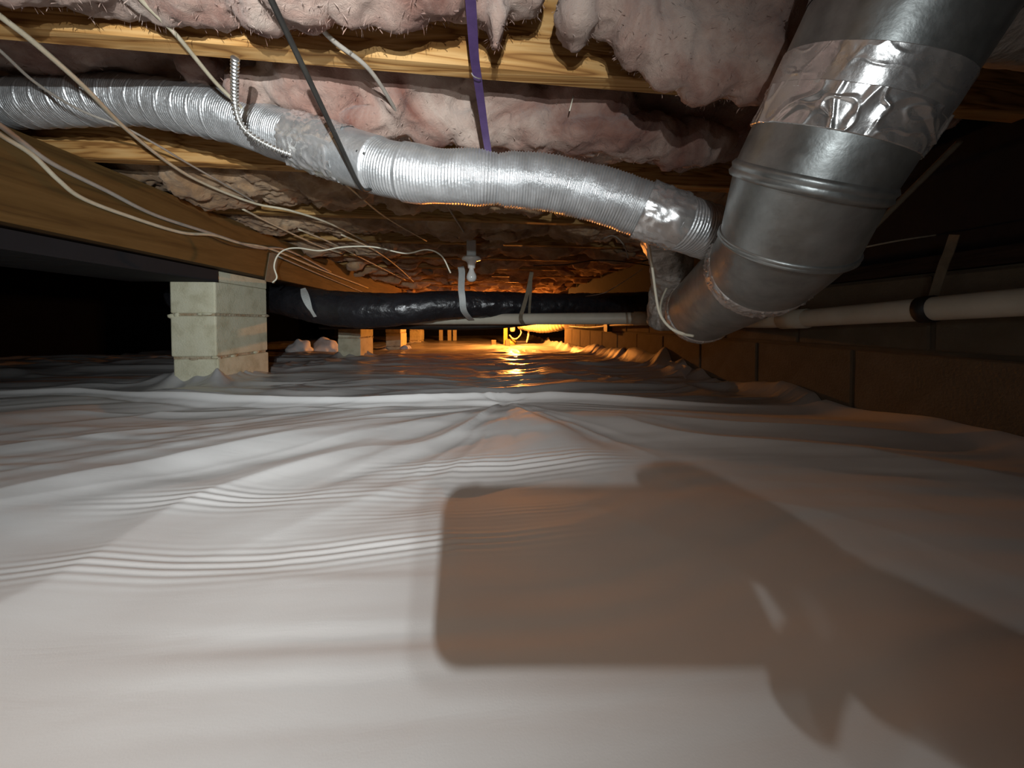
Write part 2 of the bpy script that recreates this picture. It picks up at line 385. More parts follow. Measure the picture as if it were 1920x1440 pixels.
Z += amp*np.exp(-(d2/0.012)**2)*1.0 - 0.006*np.exp(-((d2-0.05)/0.018)**2)*sstep(.9, .2, X)
Z = np.where(d2 < 0, Z-0.02*sstep(0, -.022, d2), Z)
Z += 0.010
Z += 0.018*sstep(0.96, 1.10, X)**2
# tent where the sheet is pulled up against the first pier
o = link('plastic_sheet', grid_mesh(X, Y, Z), MT['sheet'])
tag(o, 'smooth white plastic ground sheet nearest the camera, ending at a raised fold', 'plastic sheet')
# far sheet
xs = np.concatenate([np.linspace(-4.0, -1.7, 90)[:-1], np.linspace(-1.7, WX-0.004, 330)]); ys = np.concatenate([np.linspace(1.3, 2.4, 190)[:-1], np.linspace(2.4, 4.5, 170)[:-1], np.linspace(4.5, 10.9, 160)])
X, T = np.meshgrid(xs, ys); Y = T+(ridge_y(X)-0.004-1.3)*sstep(2.4, 1.3, T); Z = sheet_height(X, Y, False)*sstep(1.0, 1.6, Y)*(1-0.5*sstep(4, 9, Y))+floorz(Y)-0.004*sstep(1.6, 1.2, Y)
under = sstep(0.0, 0.05, Y-ridge_y(X)); Z = Z*under-0.03*(1-under)
def pier_lap(Z, cx, cy, hx, hy, h, fl):
    qx = np.maximum(np.abs(X-cx)-hx, 0); qy = np.maximum(np.abs(Y-cy)-hy, 0); q = np.hypot(qx, qy)
    th = np.arctan2(Y-cy, X-cx)
    a = h*(1+0.5*vnoise(th*3+cx*7, Y*0+cy*5, 15))
    return Z+a*np.exp(-q/0.035)+0.012*np.exp(-q/0.25)*vnoise(th*4.5+11, q*3, 16)
PIERS = [(-1.21, 1.90, .09, .193), (-1.21, 3.78, .10, .2), (-1.21, 5.5, .10, .2), (-1.21, 7.2, .10, .2)]
for (px, py, hx, hy) in PIERS: Z = pier_lap(Z, px, py, hx, hy, 0.028, 0)
# peak at the near right corner of the first pier
Z += 0.055*np.exp(-(np.hypot(X+1.115, (Y-1.70))/0.030)**1.3)
# lap up the right wall, with two crumpled flaps
lap = sstep(0.97, 1.10, X)
lift = (0.035+0.05*sstep(1.7, 2.3, Y)+0.02*vnoise(Y*2.2, X*0, 17)*sstep(1.4, 2.0, Y))
fy = Y-2.25
fl = 0.03*np.exp(-((Y-2.23)/0.05)**2)+0.03*np.exp(-((Y-2.02)/0.04)**2)-0.045*np.exp(-((Y-2.13)/0.045)**2)
Z += lap**1.6*(lift+fl)
Z += lap*0.02*vnoise(X*9+3, Y*7, 18)
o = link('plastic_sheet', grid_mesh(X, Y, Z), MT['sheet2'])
tops = [(1085,650,1.09),(1120,656,1.085),(1160,668,1.08),(1190,674,1.085),(1215,684,1.07),(1240,681,1.06),(1247,680,1.085),(1258,676,1.05),(1272,681,1.08),(1283,685,1.06),(1297,690,1.075)]
bots = [(1085,664,1.03),(1120,672,1.02),(1160,688,1.03),(1190,702,1.00),(1215,714,1.02),(1232,726,.97),(1242,716,1.05),(1262,704,1.03),(1272,708,1.04),(1286,721,.97),(1293,710,1.05)]
V = []; Fc = []; NR = 6
for k in range(len(tops)):
    a_ = PX(*tops[k]); b_ = PX(*bots[k])
    for j in range(NR):
        t = j/(NR-1); V.append(a_.lerp(b_, t)+Vector((.012*mnoise.noise(Vector((k*1.7, j*1.3, 4))), 0, .006*mnoise.noise(Vector((k*2.1, j*1.1, 9))))))
for k in range(len(tops)-1):
    for j in range(NR-1): q = k*NR+j; Fc.append((q, q+1, q+NR+1, q+NR))
link('crumpled_flap', mesh(V, Fc), MT['sheet2'], o)
tag(o, 'wrinkled glossy plastic ground sheet beyond the raised fold, glowing orange', 'plastic sheet')

# ------------------------------------------------------------------ framing
ordn = ['first', 'second', 'third', 'fourth', 'fifth', 'sixth', 'seventh', 'eighth', 'ninth', 'tenth', 'eleventh', 'twelfth', 'thirteenth', 'fourteenth']
def joist(i, m, label):
    x0, x1 = -2.6, 1.14
    bm = box_bm((x0, 0, JB), (x1, 0.038, JT), 0.003, 1)
    for v in bm.verts: v.co.y += joist_y(i, v.co.x)
    o = bobj('floor_joist', bm, m)
    tag(o, label, 'joist', 'floor joists')
    return o
joist(-2, MT['pine'], 'pine floor joist overhead behind the photographer')
joist(-1, MT['pine'], 'pine floor joist overhead just above the photographer')
joist(0, MT['pine'], 'bright pine floor joist nearest the camera, crossed by the purple strap')
for i in range(1, 12):
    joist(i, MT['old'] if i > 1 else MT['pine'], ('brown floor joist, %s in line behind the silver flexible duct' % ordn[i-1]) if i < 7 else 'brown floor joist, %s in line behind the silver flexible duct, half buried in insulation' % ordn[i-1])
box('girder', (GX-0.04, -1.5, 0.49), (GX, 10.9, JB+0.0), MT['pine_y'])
g = empty('girder_beam', (GX, 2, 0.49), 'long brown built-up timber girder along the left, resting on the block piers', 'beam')
g0 = bpy.data.objects['girder']; g0.name = 'front_ply'; g0.parent = g; g0.matrix_parent_inverse = WORLD[g].inverted()
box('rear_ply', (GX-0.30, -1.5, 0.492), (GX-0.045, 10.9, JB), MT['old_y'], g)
o = box('lower_plank', (GX-0.41, -1.2, 0.440), (GX-0.065, 1.704, 0.488), MT['darkwall']); tag(o, 'dark plank under the girder, butting on the near face of the first pier', 'plank')
# metal tie plate on the girder beside the white wire
def quad_plate(name, pts, off, m, parent=None):
    P = [Vector(p) for p in pts]; n = (P[1]-P[0]).cross(P[2]-P[0]).normalized()*off
    V = P+[p+n for p in P]; k = len(P)
    Fc = [tuple(range(k))[::-1], tuple(range(k, 2*k))]+[(i, (i+1) % k, k+(i+1) % k, k+i) for i in range(k)]
    return link(name, mesh(V, Fc), m, parent, False)
o = quad_plate('tie_plate', [PX(496, 527, GX+.002), PX(514, 531, GX+.002), PX(522, 472, GX+.002), PX(505, 474, GX+.002)], 0.003, MT['rope']); tag(o, 'grey metal tie strap wrapped on the girder above the first pier', 'strap')

# ------------------------------------------------------------------ block piers
plabels = ['large cream concrete block pier nearest the camera, under the girder', 'cream block pier second from the camera, right of the tall one', 'small grey block pier third in line, standing against orange light', 'faint dark block pier farthest along the girder']
for n, (px, py, hx, hy) in enumerate(PIERS):
    f0 = float(floorz(np.array(py)))
    e = empty('block_pier', (px, py, f0-0.04), plabels[n], 'pier', 'girder piers')
    top = 0.4895; h = 0.177; z1 = top if n else 0.444; k = 0
    if n == 0:
        # top course is cut back where the plank end butts against it
        box('concrete_block', (px-hx, py-hy+0.0, z1-0.135), (px+hx, py+hy, z1), MT['block'], e, 0.006)
        box('top_shim', (px+hx-0.168, py-hy+0.012, z1+0.0005), (px+hx, py+hy, 0.4895), MT['block'], e, 0.003)
        z1 -= 0.135+0.010
    rr = random.Random(n+5)
    while z1 > f0-0.03:
        jx = rr.uniform(-.006, .006)
        z0 = max(z1-0.172, f0-0.05)
        if k or n: box('mortar_joint', (px-hx+.006, py-hy+.006, z1-0.001), (px+hx-.006, py+hy-.006, z1+0.011), MT['mortar'], e)
        else: box('mortar_joint', (px-hx+.006, py-hy+.006, z1-0.001), (px+hx-.006, py+hy-.006, z1+0.011), MT['mortar'], e)
        # squeezed-out mortar lumps
        for _ in range(5):
            bm = bmesh.new(); bmesh.ops.create_icosphere(bm, subdivisions=2, radius=1)
            side = rr.random() < .5
            c = Vector((px+hx-.001, py+rr.uniform(-hy, hy), z1+rr.uniform(-.004, .008))) if side else Vector((px+rr.uniform(-hx, hx), py-hy+.001, z1+rr.uniform(-.004, .008)))
            sx, sy, sz = rr.uniform(.008, .03), rr.uniform(.008, .03), rr.uniform(.005, .012)
            if side: sx = .006
            else: sy = .006
            for v in bm.verts: v.co = c+Vector((v.co.x*sx, v.co.y*sy, v.co.z*sz))*(1+.35*mnoise.noise(v.co*2+c*30))
            bobj('mortar_lump', bm, MT['block'] if rr.random() < .6 else MT['mortar'], e, True)
        if z1-z0 > 0.02: box('concrete_block', (px-hx+jx, py-hy+rr.uniform(-.004, .004), z0), (px+hx+jx, py+hy, z1), MT['block'], e, 0.006)
        z1 = z0-0.010; k += 1

# ------------------------------------------------------------------ pink insulation
def fuzz(o, count, lo, hi, parent, seed):
    me = o.data; rg = np.random.default_rng(seed); nP = len(me.polygons)
    V = []; Fc = []
    for q in rg.integers(0, nP, count):
        p = me.polygons[int(q)]; c = p.center; n = p.normal
        if n.z > 0.5: continue
        t = Vector(rg.normal(size=3)); dv = (n*rg.uniform(.3, 1)+t*.45+Vector((0, 0, -.35))).normalized()
        L = rg.uniform(lo, hi); s = dv.orthogonal().normalized()*rg.uniform(.00008, .0002)
        k = len(V); V += [c-s, c+s, c+dv*L*.6+t*L*.1, c+dv*L]; Fc += [(k, k+1, k+2), (k, k+2, k+3)]
    f = link('loose_fibre', mesh(V, Fc), MT['pink'], parent, False); f['kind'] = 'stuff'; return f
def batt(i, lobes, voxel, d1, d2, label, fz=0, seed=1, m='pink'):
    bm = bmesh.new()
    for (c, rad, rotz) in lobes:
        g = bmesh.ops.create_icosphere(bm, subdivisions=3, radius=1)
        Rm = Matrix.Rotation(rotz, 3, 'Y')
        for v in g['verts']:
            q = v.co.copy(); v.co = Vector(c)+Rm @ Vector((q.x*rad[0], q.y*rad[1], q.z*rad[2]))
    me = bpy.data.meshes.new('batt'); bm.to_mesh(me); bm.free()
    o = bpy.data.objects.new('tmp', me); C.objects.link(o)
    r = o.modifiers.new('r', 'REMESH'); r.mode = 'VOXEL'; r.voxel_size = voxel
    for k, (sz, st) in enumerate(d1):
        tx = bpy.data.textures.new('clouds', 'CLOUDS'); tx.noise_scale = sz; tx.noise_depth = 3
        dm = o.modifiers.new('d%d' % k, 'DISPLACE'); dm.texture = tx; dm.strength = st; dm.mid_level = 0.5; dm.texture_coords = 'GLOBAL'
    dg = bpy.context.evaluated_depsgraph_get(); me2 = bpy.data.meshes.new_from_object(o.evaluated_get(dg))
    bpy.data.objects.remove(o)
    ob = link('insulation_batt', me2, MT[m])
    tag(ob, label, 'insulation', 'insulation batts between the joists')
    if fz: fuzz(ob, fz, .003, .012, ob, seed)
    return ob
def pl(cx, cy, rx, ry, Y, dy=0.035, rot=0.0):
    p = PY(cx, cy, Y); d = (p-O).dot(fw); return (p, (rx*d/F, dy, ry*d/F), rot)
def bay_lobes(i, z, drop, n, seed, x0=-1.0, x1=1.08):
    rr = random.Random(seed); L = []
    for k in range(n):
        x = x0+(x1-x0)*(k+.5)/n; y = joist_y(i, x)+0.038+0.225
        L.append((Vector((x+rr.uniform(-.03, .03), y+rr.uniform(-.03, .03), z+rr.uniform(-drop, drop*.4))), ((x1-x0)/n*rr.uniform(.7, 1.1), rr.uniform(.16, .21), rr.uniform(.05, .08)), rr.uniform(-.3, .3)))
    return L
D_NEAR = [(0.11, 0.034), (0.042, 0.020), (0.011, 0.006)]
# bay over the camera: torn lower edge hangs in front of the first joist
L = [(Vector((x, .41, .83)), (.16, .15, .09), 0) for x in np.linspace(-1.0, .95, 12)]
fr = [(60,-45,90,45),(180,-40,90,45),(310,-5,48,38),(390,-2,46,36),(480,5,52,45),(555,-5,45,45),(640,-12,48,45),(715,-8,55,46),(800,-12,60,48),(860,-10,46,50),(895,0,20,52),(928,28,22,66),(980,-28,48,48),(1088,15,32,58),(1150,15,50,48),(1200,45,58,72),(1262,75,66,85),(1335,95,76,90),(1410,110,62,86),(1310,0,120,90),(1460,20,90,110)]
rq = random.Random(12)
for (a, b, c, d) in fr:
    k = 1.0 if a > 890 else rq.uniform(1.2, 1.9); L.append(pl(a+(0 if a > 890 else rq.uniform(-15, 15)), b-(0 if a > 890 else rq.uniform(-4, 12)), c*k, d, 0.565+(0 if a > 890 else rq.uniform(-.04, .02)), 0.045))
batt(-1, L, 0.007, D_NEAR, None, 'torn pink insulation batt in front of the nearest joist, hanging lowest beside the big duct', 15000, 21)
# bay behind the first joist
L = bay_lobes(0, .775, .03, 15, 4, -1.7)
L = [(Vector((c.x, c.y, c.z+(.10 if c.x < -.42 else 0))), r_, q_) for c, r_, q_ in L]
fr = [(390,140,45,26),(490,180,48,36),(560,185,58,40),(625,205,45,36),(700,205,40,30),(745,215,30,36),(800,235,80,38),(700,250,60,28),(900,245,60,42),(1000,250,80,38),(1100,255,80,36),(1200,262,90,46),(1290,280,80,50),(100,82,80,26),(20,76,60,24),(260,96,70,20)]
for (a, b, c, d) in fr: L.append(pl(a, b-8, c, d, 0.83+.03*math.sin(a), 0.06))
batt(0, L, 0.008, [(0.11, 0.05), (0.045, 0.026), (0.011, 0.006)], None, 'pink insulation batt sagging behind the nearest joist, just above the silver flexible duct', 10000, 22)
for i in range(1, 12):
    L = bay_lobes(i, .775 if i < 3 else .77, .035, 15, 30+i, -1.75)
    rr = random.Random(60+i)
    for _ in range(7):
        x = rr.uniform(-1.0, 1.05); L.append((Vector((x, joist_y(i, x)+rr.uniform(.06, .42), rr.uniform(.655, .72))), (rr.uniform(.04, .13), rr.uniform(.03, .08), rr.uniform(.015, .04)), rr.uniform(-.4, .4)))
    lab = ('sagging pink insulation batt in the %s joist bay behind the silver flexible duct' % ordn[i-1]) if i < 7 else 'far ragged insulation batt in the %s joist bay, above the black duct' % ordn[i-1]
    batt(i, L, 0.010 if i < 3 else 0.017, [(0.09, 0.06), (0.03, 0.028)] + ([(0.012, .01)] if i < 3 else []), None, lab, 0, 70+i, 'dusty')
# end of the bay behind the camera
L = bay_lobes(-2, .79, .02, 10, 3); batt(-2, L, 0.016, [(0.09, 0.05)], None, 'pink insulation batt overhead behind the photographer')

# ------------------------------------------------------------------ big round metal duct
D = empty('round_metal_duct', (.548, .976, .19), 'large grey round galvanised duct descending on the right with crinkled foil tape', 'duct')
c0 = Vector((.485, .33, .80)); cA = PD(1692, 20, .425); cB = PD(1600, 185, .462); cC = PD(1514, 338, .505); cD = PD(1473, 453, .572); cE = PD(1432, 496, .66); cF = PD(1312, 583, .985)
R = 0.091
dBC = (cC-cA).normalized(); dCD = (cD-cC).normalized(); dDE = (cE-cD).normalized(); dEF = (cF-cE).normalized()
def rings_mesh(rings, segs=72, cap0=False, cap1=False):
    """loft through (centre, axis, radius) rings; a shared reference keeps the seams straight"""
    V = []; Fc = []; ref = Vector((0.2, 0.1, 1.0)); n = len(rings)
    for c, ax, r in rings:
        ax = ax.normalized(); u = (rt - ax*rt.dot(ax)).normalized(); v = ax.cross(u)
        for k in range(segs):
            a = 2*PI*k/segs; rr = r(a) if callable(r) else r
            V.append(c+u*(math.cos(a)*rr)+v*(math.sin(a)*rr))
    for i in range(n-1):
        for k in range(segs):
            k2 = (k+1) % segs; Fc.append((i*segs+k, i*segs+k2, (i+1)*segs+k2, (i+1)*segs+k))
    if cap0: Fc.append(tuple(range(segs))[::-1])
    if cap1: Fc.append(tuple((n-1)*segs+k for k in range(segs)))
    return mesh(V, Fc)
def loft(name, c1, a1, r1, c2, a2, r2, m, n=8, **kw):
    R_ = [(c1.lerp(c2, k/n), a1.normalized().lerp(a2.normalized(), k/n), r1+(r2-r1)*k/n) for k in range(n+1)]
    return link(name, rings_mesh(R_, **kw), m, D)
nC = dBC*.75+dCD*.25; nD = dBC*.45+dCD*.55; nE = dDE*.6+dEF*.4
loft('upper_pipe', c0, cA-c0, R*1.03, cA, dBC+(cA-c0).normalized(), R*1.02, MT['galv'])
loft('elbow_gore', cA, dBC+(cA-c0).normalized(), R*1.01, cC, nC, R*1.0, MT['galv'])
loft('elbow_gore', cC, nC, R*.99, cD, nD, R*.985, MT['galv'])
loft('elbow_gore', cD, nD, R*.965, cE, nE, R*.955, MT['galv'])
loft('lower_pipe', cE, nE, R*.93, cF, dEF, R*.90, MT['galv'], cap1=True)
def bead(p, axis, r, wd, h, name='bead_ring'):
    axis = axis.normalized()
    prof = [(r-.004, -wd), (r+h*.3, -wd*.9), (r+h, -wd*.45), (r+h*.55, -wd*.1), (r+h*.55, wd*.1), (r+h, wd*.45), (r+h*.3, wd*.9), (r-.004, wd)]
    return link(name, rings_mesh([(p+axis*q, axis, r_) for r_, q in prof]), MT['galv'], D)
bead(cC, nC, R*1.0, .011, .0045)
bead(cD, nD, R*.985, .0065, .0035)
bead(cA.lerp(c0, .10), dBC+(cA-c0).normalized(), R*1.02, .006, .004)
def crinkle(P, r0, r1, segs, amp, sc, seed, lo=None, hi=None):
    n = len(P)
    def rad(i, s, a):
        t = i/(n-1); q = Vector((math.cos(a)*r0*sc, math.sin(a)*r0*sc, s*sc+seed))
        v = max(0, 1-abs(mnoise.noise(q))*5)*.8+max(0, 1-abs(mnoise.noise(q*1.7+Vector((5, 2, 1))))*5)*.5+.4*mnoise.noise(q*.6)
        return r0+(r1-r0)*t+amp*(v)+.0008
    return rad
def foil_sleeve(name, c1, a1, c2, a2, r0, r1, n, amp, sc, seed, edge=.004):
    Rg = []; L_ = (c2-c1).length
    for k in range(n+1):
        t = k/n; rr = r0+(r1-r0)*t
        def rad(a, t=t, rr=rr):
            q = Vector((math.cos(a)*rr*sc, math.sin(a)*rr*sc, t*L_*sc+seed))
            q = q+Vector((mnoise.noise(q*.7), mnoise.noise(q*.7+Vector((9, 0, 0))), mnoise.noise(q*.7+Vector((0, 7, 0)))))*1.1
            v = max(0, 1-abs(mnoise.noise(q*.8))*7)*1.0+max(0, 1-abs(mnoise.noise(q*1.5+Vector((3, 1, 7))))*6)*.6+.45*mnoise.noise(q*.5)
            m_ = .25+.75*max(0, min(1, mnoise.noise(q*.14+Vector((seed, 2, 0)))*2.5+.5))
            return rr+.0012+amp*v*m_
        c = c1.lerp(c2, t); ax = a1.normalized().lerp(a2.normalized(), t)
        if k in (0, n): 
            f0 = rad; rad = (lambda a, rr=rr: rr-.0005)
        Rg.append((c, ax, rad))
    return link(name, rings_mesh(Rg, 420), MT['foil'], D)
aA = dBC+(cA-c0).normalized()
foil_sleeve('foil_tape', cA.lerp(cC, .30), dBC+aA*.2, cA.lerp(cC, .54), dBC, R*1.008, R*1.004, 80, .0026, 24, 3)
foil_sleeve('foil_tape', cA.lerp(cC, .50), dBC, cA.lerp(cC, .74), dBC*.9+nC*.1, R*1.007, R*1.003, 72, .0026, 22, 12)
foil_sleeve('foil_tape', cE+dEF*-.012, nE, cE+dEF*.035, dEF, R*.955, R*.932, 14, .003, 55, 9)
foil_sleeve('foil_tape', cF+dEF*-.02, dEF, cF+dEF*.012, dEF, R*.905, R*.905, 10, .003, 55, 5)
# foil wrapped boot at the top right
P = smooth_path([cA+Vector((.02, -.02, .03)), PD(1850, 10, .44), PD(1990, 30, .46), PD(2120, 60, .5)], 10)
link('foil_boot', sweep(P, lambda i, s, a: .055+.004*mnoise.noise(Vector((math.cos(a)*2, math.sin(a)*2, s*25))), 40), MT['dullfoil'], D)

# ------------------------------------------------------------------ silver flexible duct
fx = [(-160,205,.87),(0,195,.87),(110,192,.86),(230,187,.85),(330,200,.83),(430,220,.81),(520,250,.79),(600,275,.765),(680,302,.745),(750,322,.725),(830,331,.715),(900,334,.715),(960,338,.72),(1030,344,.72),(1110,362,.72),(1190,387,.715),(1260,413,.71),(1330,436,.74),(1400,455,.80)]
P, LL = resample(smooth_path([PD(*q) for q in fx], 16), 0.0013)
E0 = empty('flexible_duct', P[len(P)//2], 'silver corrugated flexible aluminium duct slung below the joists by a purple strap', 'duct')
def pxs(p):
    q = p-O; return 960+F*q.dot(rt)/q.dot(fw)
PXX = [pxs(p) for p in P]
def part_range(a, b):
    ii = [k for k in range(len(P)) if a <= PXX[k] <= b]; return ii[0], ii[-1]+1
def flexrad(a0):
    def rad(i, s, a):
        k = a0+i; x = PXX[k]; S_ = k*LL/len(P)
        pitch = .0052; A = .0013
        r = .050+A*math.sin(2*PI*S_/pitch+a)
        r += .0018*mnoise.noise(Vector((S_*30, math.cos(a)*1.5, math.sin(a)*1.5)))
        if x < 430: r += .0022*max(0, math.sin(2*PI*S_/.038+a*1.0))**6
        if 760 < x < 930: r += .003*math.sin(S_*38)
        if x > 930: r += .0010*max(0, math.sin(2*PI*S_/.026+a))**8
        r -= .006*math.exp(-((x-925)/22)**2)
        return r
    return rad
for a, b in ((-200, 575), (690, 1420)):
    i0, i1 = part_range(a, b)
    link('corrugated_hose', sweep(P[i0:i1], flexrad(i0), 40, caps=True), MT['flex'], E0)
i0, i1 = part_range(560, 655)
Q = P[i0:i1:3]; link('foil_tape', sweep(Q, crinkle(Q, .0515, .052, 90, .004, 55, 1), 90, caps=False), MT['foil'], E0)
i0, i1 = part_range(640, 712)
Q = P[i0:i1:4]; link('sheet_metal_collar', sweep(Q, .0535, 48, caps=True), MT['flex'], E0)
i0, i1 = part_range(1205, 1268)
Q = P[i0:i1:3]; link('foil_tape', sweep(Q, crinkle(Q, .0512, .0512, 90, .0035, 60, 4), 90, caps=False), MT['foil'], E0)
# rivets on the collar
for (x, y) in ((670, 284), (683, 288)):
    pc = PD(x, y, .69); link('screw', lathe([(.0028, 0), (.0028, .003), (.0012, .0042)], PD(x, y, .742-.052), -ray(x, y), 10), MT['black'], E0)

# ------------------------------------------------------------------ purple strap and the steel band that holds it
e = empty('purple_strap', PY(888, 0, .60), 'purple webbing strap hanging from the joist down to the silver flexible duct', 'strap')
sp = [PY(880, -40, .50), PY(885, 40, .54), PY(890, 110, .585), PY(896, 150, .615), PY(903, 200, .655), PY(910, 250, .69), PY(917, 292, .715), PY(920, 308, .732), PY(922, 330, .765), PY(923, 350, .785)]
ribbon('webbing', sp, .0145, .0018, rt, MT['purple'], e, 8, taper=lambda t: 1.0-.25*t)
ribbon('wire_staple', [PY(884, 137, .600), PY(888, 143, .600), PY(897, 147, .602), PY(902, 147, .604)], .0013, .0013, (0, 1, 0), MT['steel'], e, 4)

# ------------------------------------------------------------------ cables under the joists
def zl(pts, z):
    out = []
    for x, y in pts:
        p = PZ(x, y, z)
        if p.x < GX+.012: p = PX(x, y, GX+.012)
        out.append(p)
    return out
cable('cable', zl([(-60,-20),(0,30),(70,85),(160,165),(240,245),(330,315),(400,352),(480,382),(545,395),(620,420),(690,455)], .685), .0042, MT['cable'], 'thick cream cable crossing in front of the silver duct at upper left')
cable('cable', zl([(-60,50),(0,95),(60,150),(120,190),(170,215),(235,240),(300,275),(350,305),(420,345),(480,380)], .69), .0026, MT['greycable'], 'thin dull cable beneath the thick cream one at the far upper left')
cable('cable', zl([(235,-40),(265,0),(330,65),(400,150),(440,190),(500,245),(560,295),(640,340),(720,405),(800,452)], .69), .0034, MT['cable'], 'beige cable passing over the joist beside the coiled metal conduit')
cable('cable', zl([(540,-30),(565,5),(620,72),(690,128),(735,195),(780,280),(840,388),(872,440),(884,470)], .688), .0036, MT['greycable'], 'fluff-covered cable running back to the bulb holder')
cable('cable', zl([(-60,205),(0,252),(60,290),(110,338),(155,372),(240,405),(340,436),(400,441),(450,456),(510,468),(600,505),(690,540)], .668), .0055, MT['cable'], 'lower cream cable of the pair drooping along the girder', group=None)
cable('cable', zl([(-60,195),(0,235),(40,265),(100,308),(200,358),(290,403),(390,436),(480,464),(540,470),(620,510)], .672), .0058, MT['greycable'], 'upper grey cable of the pair drooping along the girder')
cable('wire', zl([(380,438),(440,462),(500,470),(560,490),(640,530)], .655), .002, MT['black'], 'thin black wire on the girder face above the first pier', 'wire')
cable('wire', [PY(x, y, 1.9) for x, y in [(540,410),(620,413),(700,409),(780,402),(830,400),(900,402),(1000,412),(1100,425)]], .0028, MT['black'], 'thin dark wire running level behind the silver duct', 'wire')
cable('wire', [PY(x, y, 1.85) for x, y in [(812,392),(825,410),(840,428),(860,447)]], .004, MT['black'], 'short dark cable dropping left of the bulb holder', 'wire')
cable('wire', [PY(x, y, 2.2) for x, y in [(1000,498),(1060,496),(1120,488),(1180,492),(1230,500)]], .003, MT['black'], 'dark sagging wire right of the tan pipe strap', 'wire')
cable('wire', [PY(1096, 556, 2.36)]+[PY(x, y, 1.9) for x, y in [(1130,550),(1150,540),(1185,518),(1205,504)]], .002, MT['greycable'], 'thin pale wire rising to the foil-wrapped takeoff', 'wire')
cable('wire', [PY(x, y, 1.7) for x, y in [(1125,450),(1150,442),(1170,460),(1178,485)]], .003, MT['greycable'], 'short curled grey wire under the silver duct', 'wire')
cable('wire', [PY(x, y, 1.80) for x, y in [(511,530),(519,520),(514,500),(520,480),(535,468),(560,465),(600,470),(645,463),(700,463),(760,475),(800,468),(828,480),(845,512)]], .0034, MT['brightcable'], 'bright white wire looping off the girder towards the bulb holder', 'wire')
for k, (pts, zz) in enumerate([([(640,440),(700,468),(745,500),(775,528)], .66), ([(560,430),(620,455),(690,490),(760,525)], .67), ([(455,392),(520,425),(600,462),(640,475)], .68), ([(520,480),(600,515),(690,552)], .62)]):
    cable('cable', zl(pts, zz), .004, MT['cable'] if k < 3 else MT['greycable'], ['tan cable among the joists ending above the black duct', 'tan cable left of the white looping wire', 'tan cable under the third joist behind the girder wires', 'grey cable lying along the girder foot beside the black duct'][k])
# black hanger wire
cable('hanger_wire', [PY(497, -25, .43).lerp(PY(672, 345, .69), k/6) for k in range(7)]+[PY(688, 357, .735), PY(715, 340, .80)], .0038, MT['black'], 'black hanger wire slanting down over the silver duct', 'wire')
# little flexible metal conduit
Pc, Lc = resample(smooth_path([PY(441, 108, .632), PY(440, 150, .665), PY(441, 195, .70), PY(449, 228, .715), PY(468, 252, .725), PY(505, 274, .75), PY(545, 290, .78), PY(595, 303, .82)], 14), .0009)
o = link('metal_conduit', sweep(Pc, lambda i, s, a: .0050+.0015*math.sin(2*PI*s/.0068), 14), MT['steel']); tag(o, 'narrow coiled steel conduit dropping from the joist in front of the silver duct', 'conduit')
# thin insulation stay
cable('loose_straw', [PY(1068, 208, .76), PY(1075, 180, .77)], .0012, MT['brightcable'], 'single pale straw stuck in the insulation right of the purple strap', 'straw')

# ------------------------------------------------------------------ porcelain bulb holder
c = PY(884, 487, 2.0); e = empty('lamp_holder', c, 'white porcelain lamp holder with an unlit bulb hanging from the joists', 'lamp')
link('porcelain_base', lathe([(.02, .02), (.052, .016), (.058, .006), (.056, -.002), (.032, -.010), (.024, -.022), (.021, -.048), (.019, -.052)], c, (0, 0, 1), 32, .87), MT['porcelain'], e)
link('bulb', lathe([(.012, -.048), (.014, -.056), (.017, -.068), (.026, -.086), (.030, -.100), (.029, -.112), (.022, -.124), (.010, -.130), (.001, -.131)], c, (0, 0, 1), 28, .87), MT['bulbglass'], e)
b = box('junction_box', c+Vector((-.024, -.024, .014)), c+Vector((.024, .024, .098)), MT['strap'], e, .004)

# ------------------------------------------------------------------ black insulated duct with straps
bd = [(330,556,2.35),(500,560,2.30),(560,568,2.22),(620,578,2.18),(690,582,2.18),(760,579,2.2),(830,572,2.24),(900,571,2.3),(990,574,2.36),(1080,574,2.42),(1150,572,2.47),(1218,570,2.5)]
P2, L2 = resample(smooth_path([PD(*q) for q in bd], 12), .012)
e = empty('black_duct', P2[len(P2)//2], 'fat black plastic-jacketed flexible duct running across below the far joists', 'duct')
def pxr(p): return 960+F*(p-O).dot(rt)/(p-O).dot(fw)
link('duct_jacket', sweep(P2, lambda i, s, a: .080+.022*math.exp(-((pxr(P2[i])-660)/120)**2)+.0045*mnoise.noise(Vector((s*14, math.cos(a)*2, math.sin(a)*2)))+.003*mnoise.noise(Vector((s*40, math.cos(a)*4, math.sin(a)*4))), 48), MT['blackduct'], e)
def on_duct(x, y, off): return PD(x, y, off)
o = ribbon('duct_strap', [PD(864, 500, 2.19), PD(866, 512, 2.17), PD(865, 540, 2.14), PD(867, 560, 2.135), PD(869, 580, 2.15), PD(876, 592, 2.20), PD(884, 600, 2.28)], .036, .002, rt, MT['strap'], None, 6); tag(o, 'pale grey strap holding up the black duct beside the bulb', 'strap')
o = ribbon('duct_strap', [PD(568, 541, 2.14), PD(573, 557, 2.085), PD(581, 577, 2.07), PD(591, 594, 2.10)], .034, .002, rt, MT['strap'], None, 6, taper=lambda t: .55+.6*math.sin(PI*min(1, t*1.2+.1))); tag(o, 'short grey strap curled round the left end of the black duct', 'strap')

